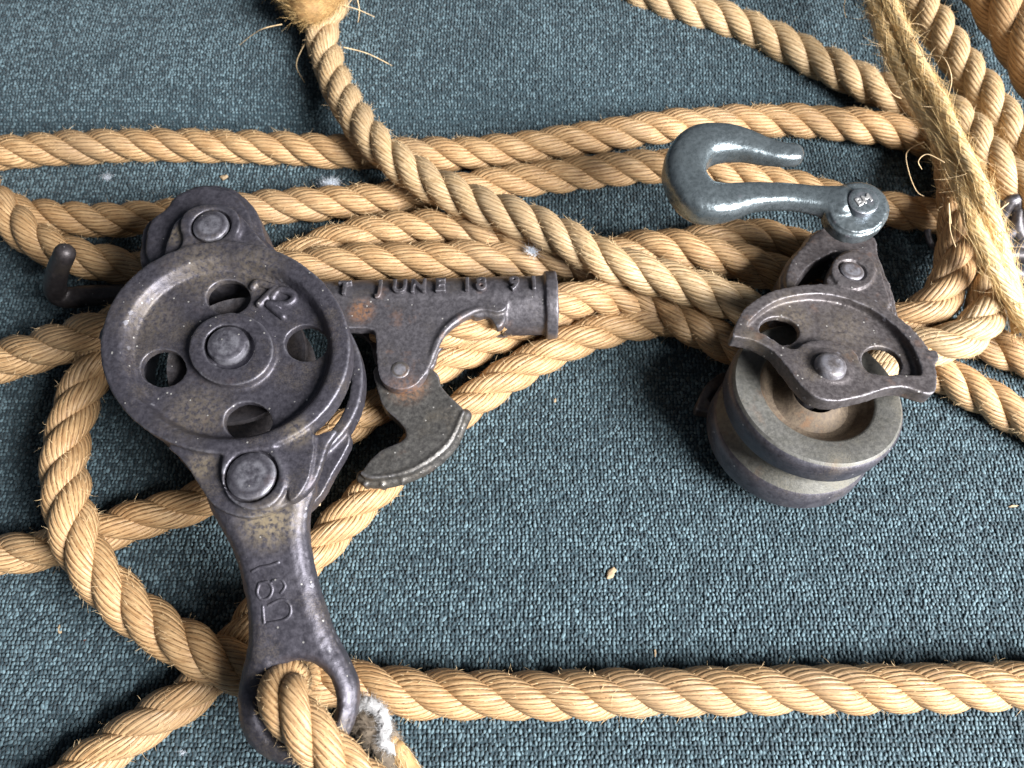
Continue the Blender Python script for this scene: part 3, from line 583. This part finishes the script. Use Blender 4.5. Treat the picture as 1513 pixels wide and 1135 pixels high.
# ------------------------------------------------------------------ barrel grip with cam and hook arm
M_GRIP = iron('grip_iron', (.070, .066, .076), (.135, .128, .144), rust=.20, dust=.2, metal=.5, rustspots=[(W(535, 462, 2.4), .55, .9), (W(600, 585, 2), .9, .8)])
M_CAM = iron('cam_iron', (.066, .064, .064), (.132, .128, .122), rust=.12, dust=.22, metal=.6, rustspots=[(W(602, 568, 2), .8, .95)])
PG = Plane(W(640, 470, 2.5), (0, 0, 1))
GR = thing('rope_grip', 'iron rope grip with barrel lettered JUNE 18 91, curved cam and hooked arm', 'rope grip', (*W(640, 500, 0)[:2], 0))
def grip():
    A, Bx = W(440, 461, 1.62), W(806, 451, 1.62); ax = (Bx - A) / np.linalg.norm(Bx - A); r = .90
    up = np.array([0, 0, 1.0]); sd = np.cross(up, ax)        # sd points away from the camera's feet
    Ln = np.linalg.norm(Bx - A); xs = np.linalg.norm(W(742, 451, 1.62) - A)
    def shell(x0, x1, a0, a1, ri, ro, n=40):
        V, F = [], []; full = a1 - a0 >= 2 * math.pi - 1e-6; m = n if full else n + 1
        for x in (x0, x1):
            for rr in (ri, ro):
                for k in range(m):
                    a = a0 + (a1 - a0) * k / n
                    V.append(A + ax * x + rr * (math.cos(a) * sd + math.sin(a) * up))
        idx = lambda e, q, k: (e * 2 + q) * m + (k % m)
        for k in range(n):
            F += [(idx(0, 1, k), idx(0, 1, k + 1), idx(1, 1, k + 1), idx(1, 1, k)), (idx(0, 0, k), idx(1, 0, k), idx(1, 0, k + 1), idx(0, 0, k + 1)),
                  (idx(0, 0, k), idx(0, 0, k + 1), idx(0, 1, k + 1), idx(0, 1, k)), (idx(1, 0, k), idx(1, 1, k), idx(1, 1, k + 1), idx(1, 0, k + 1))]
        if not full:
            for k in (0, n): F.append((idx(0, 0, k), idx(0, 1, k), idx(1, 1, k), idx(1, 0, k)))
        return np.array(V), F
    body = [shell(xs, Ln + .02, 0, 2 * math.pi, .62, r), shell(Ln - .03, Ln + .33, 0, 2 * math.pi, .60, r + .13), shell(0, xs + .1, -.45, 1.75, .62, r)]
    web = spline(PG.pts([(470, 440), (560, 432), (640, 430), (742, 432), (748, 455), (735, 462), (716, 459), (698, 462), (672, 476), (652, 496), (640, 520), (632, 545), (622, 562), (606, 574), (586, 576), (567, 567), (559, 550), (556, 520), (555, 498), (548, 487), (515, 485), (470, 486)], -.05), 5)
    body.append(prism(PG, web, -.42, -.02))
    body.append(prism(PG, spline(PG.pts([(690, 452), (716, 448), (742, 452), (746, 470), (735, 480), (722, 464), (700, 464)]), 4), -.5, -.15))
    # the rib that stands up along the edge of the slot
    rib = [W(722, 459, 2.38), W(704, 458, 2.42), (W(676, 472, 2.45)), W(653, 494, 2.45), W(640, 522, 2.42), W(629, 552, 2.38)]
    body.append(tube(rib, [.05, .10, .12, .12, .11, .08], 12))
    bd = cast('barrel', body, M_GRIP, GR, vox=.042, it=5, lump=.014)
    back = spline(PG.pts([(470, 470), (640, 452), (746, 470), (748, 496), (700, 492), (672, 500), (650, 520), (636, 548), (590, 560), (556, 540), (540, 500)], -1.35), 5)
    cast('back_plate', [prism(PG, back, -1.55, -1.25)], M_GRIP, GR, vox=.05, it=4)
    # raised letters round the far shoulder of the barrel
    th0 = math.radians(58)
    def bend(xc, ang0):
        def f(x, y, z):
            a = math.radians(90) - math.radians(ang0) - y / r
            rr = r + .015 + z
            return A + ax * (xc + x) + rr * (math.cos(math.pi - (math.pi - a)) * sd + math.sin(a) * up)
        return f
    def letter(px, ch, size=.62):
        x = np.linalg.norm(W(px, 452, 2.4)[:2] - A[:2]); 
        return text_piece(ch, size, .26, bend(x, 13))
    pcs = [letter(px, ch) for px, ch in ((508, 'T'), (561, 'J'), (590, 'U'), (618, 'N'), (650, 'E'), (690, '1'), (711, '8'), (760, '9'), (789, '1'))]
    cast('raised_lettering', pcs, M_GRIP, bd, vox=.022, it=3)
    solid('cam_pivot', [dome(PG, PG.pt(591, 546, 0), .26, -1.5, .02, .03, 28)], M_CAM, GR)
    # the cam
    PC = Plane(W(610, 640, 2.0), (0.02, -.02, 1))
    prof = spline(PC.pts([(552, 545), (556, 572), (566, 600), (582, 616), (597, 632), (599, 646), (586, 655), (564, 664), (546, 680), (534, 700), (548, 708), (580, 705), (612, 697), (644, 678), (668, 655), (681, 628), (686, 608), (676, 596), (662, 582), (651, 568), (646, 552), (620, 535), (580, 530)], 0), 5)
    toe = [prism(PC, prof, -.62, 0)]
    edge = spline(PC.pts([(534, 700), (552, 706), (582, 702), (612, 692), (642, 673), (665, 650), (679, 622), (686, 608)]), 10, False)
    P3 = [PC.xyz(e, -.40) for e in edge]; toe.append(tube(P3, np.full(len(P3), .21), 14, sub=1))
    P3 = [PC.xyz(e * .985 + prof.mean(0) * .015, -.02) for e in edge]; toe.append(tube(P3, np.full(len(P3), .06), 12, sub=1))
    for e in edge[6:-6:9]: toe.append(tube([PC.xyz(e + (e - prof.mean(0)) * .075, -.28), PC.xyz(e + (e - prof.mean(0)) * .075, -.6)], [.10, .10], 10, sub=2))
    cast('cam', toe, M_CAM, GR, vox=.038, it=4, lump=.016)
    # arm that runs under the block and ends in an upturned hook on the far side
    arm = [W(520, 470, 1.0), W(400, 455, .95), W(300, 440, .95), W(200, 436, .95), W(135, 437, .95), (W(98, 440, 1.0)), W(82, 430, 1.35), W(84, 404, 2.3), W(96, 374, 3.3)]
    cast('hook_arm', [tube(arm, [.34, .34, .34, .34, .34, .34, .33, .31, .29], 20)], M_DARK, GR, vox=.045, it=4, lump=.012)
grip()

# ------------------------------------------------------------------ right block
def tilted(px, py, z, ang, dx, dy):
    O = W(px, py, z); v = CAM - O; v /= np.linalg.norm(v)
    X = np.array([1.0, 0, 0]); X -= v * X.dot(v); X /= np.linalg.norm(X); Y = np.cross(v, X)
    k = math.hypot(dx, dy); a = math.radians(ang)
    return Plane(O, math.cos(a) * v + math.sin(a) * (X * dx / k + Y * dy / k))
PF = tilted(1208, 577, 2.95, 42, .56, .83)              # upper face of the wheel
PR = Plane(PF.O + PF.w * 1.05, PF.w)                    # top of the upper cheek
M_IRON2 = iron('rusty_block_iron', (.066, .058, .062), (.132, .120, .125), rust=.18, dust=.30, metal=.5, spots=[(W(1180, 455, 3.8), 1.0, .5), (W(1260, 470, 3.8), 1.2, .35)], rustspots=[(W(1240, 492, 3.8), .35, .9), (W(1260, 440, 4), .4, .6)])
M_WHEEL = iron('wheel_iron', (.090, .090, .083), (.155, .153, .140), rust=.12, dust=.45, metal=.35, rough=(.45, .65), dustcol=(.20, .18, .13), speck=False, worn=.12)
M_DUST = iron('dusty_wheel_dish', (.075, .055, .040), (.15, .115, .08), rust=.3, dust=.75, metal=.05, rough=(.7, .9), dustcol=(.22, .165, .105), speck=False, worn=.0)
RB = thing('pulley_block', 'cast iron pulley block with leaf shaped two hole cheek over a grooved wheel', 'pulley block', (*W(1210, 590, 0)[:2], 0), 'cast iron pulley blocks')
def right_block():
    leaf = PR.pts([(1083, 495), (1086, 480), (1103, 453), (1134, 433), (1169, 423), (1211, 419), (1250, 424), (1289, 442), (1328, 468), (1354, 491), (1374, 518), (1383, 540), (1385, 566), (1380, 580), (1366, 581), (1338, 572), (1310, 574), (1282, 583), (1247, 591), (1225, 592), (1202, 584), (1182, 567), (1164, 543), (1142, 518), (1117, 504), (1093, 498)])
    leafs = spline(leaf, 6)
    rec = spline(PR.pts([(1105, 482), (1120, 463), (1151, 443), (1197, 434), (1240, 438), (1282, 453), (1317, 476), (1342, 501), (1356, 528), (1361, 552), (1335, 553), (1299, 553), (1277, 545), (1266, 522), (1244, 506), (1212, 502), (1190, 506), (1176, 515), (1155, 509), (1130, 494)]), 6)
    h1, h2 = elp(PR, 1157, 480, 30, 21, rot=.15), elp(PR, 1310, 527, 31, 23, rot=.35)
    P = [prism(PR, leafs, -.46, -.26, [h1, h2]), prism(PR, leafs, -.46, 0, [rec])]
    ear = spline(PR.pts([(1226, 428), (1228, 395), (1243, 373), (1272, 365), (1294, 376), (1306, 408), (1316, 452), (1280, 448)]), 6)
    P += [prism(PR, ear, -.45, -.05), prism(PR, elp(PR, 1261, 400, 33, 28), -.4, .04, [circle(PR.pt(1259, 400), .40)]), prism(PR, spline(PR.pts([(1290, 436), (1300, 410), (1316, 408), (1323, 440), (1323, 468)]), 5), -.6, -.16)]
    P.append(prism(PR, elp(PR, 1378, 528, 9, 10), -.4, .02))
    P.append(lathe(PR, PR.pt(1227, 541), [(1e-3, -.4), (.70, -.4), (.68, -.04), (.5, .05), (1e-3, .05)], 40))
    ch = cast('cheek_plate', P, M_IRON2, RB, vox=.038, it=4, lump=.013)
    solid('axle_rivet', [dome(PR, PR.pt(1227, 541, .1), .41, -.30, .26, .18)], M_IRON2, RB)
    solid('axle', [dome(PR, PF.pt(1208, 577) if False else PR.pt(1227, 541), .30, -3.3, -.32, .02)], M_DARK, RB)
    solid('ear_rivet', [dome(PR, PR.pt(1259, 400, .05), .34, -2, .10, .05)], M_IRON2, RB)
    o2 = -3.72
    cast('cheek_plate', [prism(PR, leafs, o2 - .3, o2, [h1, h2]), prism(PR, leafs, o2, o2 + .12, [rec])], M_IRON2, RB, vox=.05, it=4)
    cc = PF.pt(1208, 577); R = np.linalg.norm(PF.pt(1081, 545) - PF.pt(1335, 608)) / 2
    k = R / 2.5
    face = lathe(PF, cc, [(2.47 * k, -.06), (2.40 * k, 0), (1.74 * k, 0), (1.66 * k, -.05), (1.58 * k, -.17), (1.36 * k, -.42), (1.12 * k, -.50), (.88 * k, -.40), (.70 * k, -.20), (.64 * k, -.18), (.56 * k, -2.62), (2.3 * k, -2.62), (2.46 * k, -2.55),
           (2.52 * k, -2.4), (2.50 * k, -1.86), (2.42 * k, -1.70), (2.16 * k, -1.54), (2.08 * k, -1.30), (2.2 * k, -1.06), (2.42 * k, -.92), (2.52 * k, -.78), (2.54 * k, -.3), (2.53 * k, -.14)], 160, .006)
    V, F = face; m = len(F) // 160
    w = solid('sheave', [face], M_WHEEL, RB, sharp=40)
    # dark worn flanges against the dusty face and groove
    w.data.materials.append(M_IRON); w.data.materials.append(M_DUST)
    for p, (vi) in zip(w.data.polygons, F):
        ks = {i % m for i in vi}
        if ks & {13, 14, 20, 21, 22} or ks == {12, 13} or ks == {0, 22}: p.material_index = 1
        elif ks <= {3, 4, 5, 6, 7, 8, 9}: p.material_index = 2
    # swivel post and open becket behind the cheek
    b0 = spline(PR.pts([(1156, 428), (1156, 402), (1168, 378), (1186, 358), (1198, 342), (1225, 331), (1268, 334), (1296, 348), (1302, 374), (1312, 402), (1324, 432), (1326, 478), (1240, 470), (1160, 450)], -.4), 6)
    gap = spline(PR.pts([(1182, 424), (1190, 404), (1208, 388), (1236, 376), (1234, 398), (1238, 426), (1210, 436)], -.4), 5)
    cast('becket', [prism(PR, b0, -1.5, -.55, [gap]), prism(PR, (b0 - b0.mean(0)) * .93 + b0.mean(0), -1.6, -.38, [(gap - gap.mean(0)) * 1.15 + gap.mean(0)])], M_IRON2, RB, vox=.045, it=9, lump=.02)
right_block()
# ------------------------------------------------------------------ steel grab hook
M_STEEL = iron('galvanised_steel', (.150, .182, .200), (.210, .250, .275), rust=.0, dust=.25, dustcol=(.05, .048, .042), metal=.75, rough=(.20, .40), speck=False)
HK = thing('grab_hook', 'galvanised steel grab hook with a pin marked BM lying above the right pulley block', 'hook', (*W(1150, 270, 0)[:2], 0))
def hook():
    z = 4.1
    sp = [(1172, 229, z, 17), (1155, 229, z, 18), (1126, 223, z, 21), (1092, 214, z, 26), (1060, 212, z, 30), (1030, 220, z, 33), (1012, 244, z, 33), (1014, 272, z, 33), (1036, 297, z, 33), (1068, 300, z, 29), (1110, 292, z, 22), (1160, 291, z, 20), (1205, 296, z, 21), (1240, 303, z, 28)]
    P = [W(a, b, c) for a, b, c, _ in sp]; R = [r / 53.5 for *_, r in sp]
    pcs = [tube(P, R, 48, flat=.84, sq=3.0)]
    PH = Plane(W(1266, 309, z + .15), (-.05, -.10, 1))
    eye = elp(PH, 1267, 309, 48, 41, n=64)
    pcs += [prism(PH, eye, -.42, .0), prism(PH, (eye - eye.mean(0)) * .90 + eye.mean(0), -.5, .09)]
    # flattened flanks of the shank and the ridge round the outside of the bend
    pcs.append(tube([W(a, b, z - .12) for a, b in ((1000, 215), (990, 245), (996, 275), (1020, 305), (1060, 322))], [.10, .14, .15, .14, .08], 12))
    hk = cast('hook_body', pcs, M_STEEL, HK, vox=.036, it=6, lump=.013)
    pin = solid('pin_head', [dome(PH, PH.pt(1276, 297, .3), .41, -.1, .34, .03), dome(PH, PH.pt(1276, 297, .3), .25, -1.2, -.05, .02)], M_STEEL, HK)
    c = PH.pt(1276, 296, .34); a = math.radians(24)
    f = lambda x, y, zz: PH.xyz((c[0] + x * math.cos(a) - y * math.sin(a), c[1] + x * math.sin(a) + y * math.cos(a)), .335 + zz)
    cast('raised_letters', [text_piece('BM', .33, .06, f, 1.05)], plain('worn_steel_letter', (.62, .62, .62), .35, .8), pin, vox=.012, it=1)
hook()

# ------------------------------------------------------------------ chain behind the twine, litter on the cloth
M_CHAIN = iron('chain_iron', (.035, .032, .036), (.075, .068, .072), dust=.05, metal=.6, rough=(.30, .46), speck=False)
def chain():
    t = thing('iron_chain', 'small dark iron chain half hidden behind the twine at the right edge', 'chain', (*W(1490, 340, 0)[:2], 0))
    def link(c, la, lb, ang, tilt, r, name='link'):
        n = 40; pts = []
        for k in range(n + 1):
            a = 2 * math.pi * k / n; x, y = la * math.cos(a), lb * math.sin(a)
            v = Vector((x, y, 0)); v.rotate(Matrix.Rotation(tilt, 3, 'X')); v.rotate(Matrix.Rotation(ang, 3, 'Z')); pts.append(np.array(v) + c)
        V, F = tube(pts, np.full(n + 1, r), 12, caps=False, sub=1); add(name, mesh(V, F, t), M_CHAIN, t)
    for c, la, lb, ang, ti, r in ((W(1388, 345, .5), .40, .55, .1, .3, .11), (W(1428, 348, .55), .55, .34, -.1, 1.2, .11), (W(1462, 345, .6), .55, .36, .1, .2, .12), (W(1489, 322, 1.4), .22, .60, .05, 1.0, .21), (W(1500, 354, 1.2), .42, .26, .5, .3, .20), (W(1510, 392, 1.1), .62, .30, -.35, .3, .25), (W(1514, 326, 1.5), .26, .52, .1, .5, .21)):
        link(c, la, lb, ang, ti, r)
chain()
M_STRAW = plain('straw', (.36, .27, .17), .85); M_LINT = plain('white_lint', (.72, .78, .88), .95)
def lint(px, py, r, lab, z=.12, n=420):
    c = W(px, py, z); off = rng.normal(size=(n, 3)) * np.array([r * .9, r * .5, r * .3]); a = random.uniform(-.5, .9)
    off = np.stack([off[:, 0] * math.cos(a) - off[:, 1] * math.sin(a), off[:, 0] * math.sin(a) + off[:, 1] * math.cos(a), off[:, 2]], 1)
    V, Q = hairs(c + off, rng.normal(size=(n, 3)), rng.uniform(.4, 1.3, n) * r, .005, 1.4, 4)
    o = add('lint', np_mesh(V - c, Q), M_LINT); o.location = Vector(c * S); o['label'] = lab; o['category'] = 'lint'
def crumb(px, py, r, lab, mat=M_STRAW, name='straw_crumb', z=.08, cat='crumb', long=1.6):
    bm = bmesh.new(); bmesh.ops.create_icosphere(bm, subdivisions=3, radius=1)
    a = random.uniform(0, 3); c = W(px, py, z)
    for v in bm.verts:
        d = v.co.copy(); k = 1 + .55 * noise.noise(d * 1.7 + Vector((px, py, 0)))
        x, y = d.x * r * long * k, d.y * r * k
        v.co = Vector((x * math.cos(a) - y * math.sin(a), x * math.sin(a) + y * math.cos(a), d.z * r * .45 * k)) * S
    me = bpy.data.meshes.new(name); bm.to_mesh(me); bm.free()
    o = add(name, me, mat); o.location = Vector(c * S); o['label'] = lab; o['category'] = cat; return o
crumb(903, 847, .10, 'tan straw crumb alone on open cloth above the long bottom rope')
crumb(331, 262, .09, 'straw crumb on the cloth just above the left block ear')
crumb(88, 931, .055, 'pale sliver of straw on dark cloth in the lower left', long=2.4)
crumb(126, 948, .05, 'tiny reddish crumb on the lower left cloth', plain('red_crumb', (.30, .12, .10), .8))
lint(487, 272, .15, 'tuft of white lint against the rope right of the left block', .7)
lint(158, 262, .09, 'speck of bluish lint between the two upper ropes at left', .1, 160)
lint(785, 371, .10, 'wisp of white lint caught on the rope above the barrel', 1.7, 300)
crumb(968, 965, .028, 'thin pale fibre just above the long bottom rope', M_STRAW, 'fibre_scrap', .08, 'fibre', 3.4)
crumb(1497, 748, .03, 'thin pale fibre by the right edge of the cloth', M_STRAW, 'fibre_scrap', .08, 'fibre', 4.5)
crumb(820, 592, .04, 'tiny crumb on the shaded cloth between the two iron blocks')
lint(270, 1112, .05, 'white speck on the cloth left of the rope eye', .1, 80)
sp = thing('wood_splinter', 'small tan wooden splinter poking out beside the left block strap', 'splinter', (*W(468, 732, 0)[:2], 0))
V, F = tube([W(478, 690, 1.9), W(471, 720, 1.8), W(467, 747, 1.7)], [.13, .13, .12], 12, caps=False); add('shaft', mesh(V, F, sp), M_STRAW, sp)
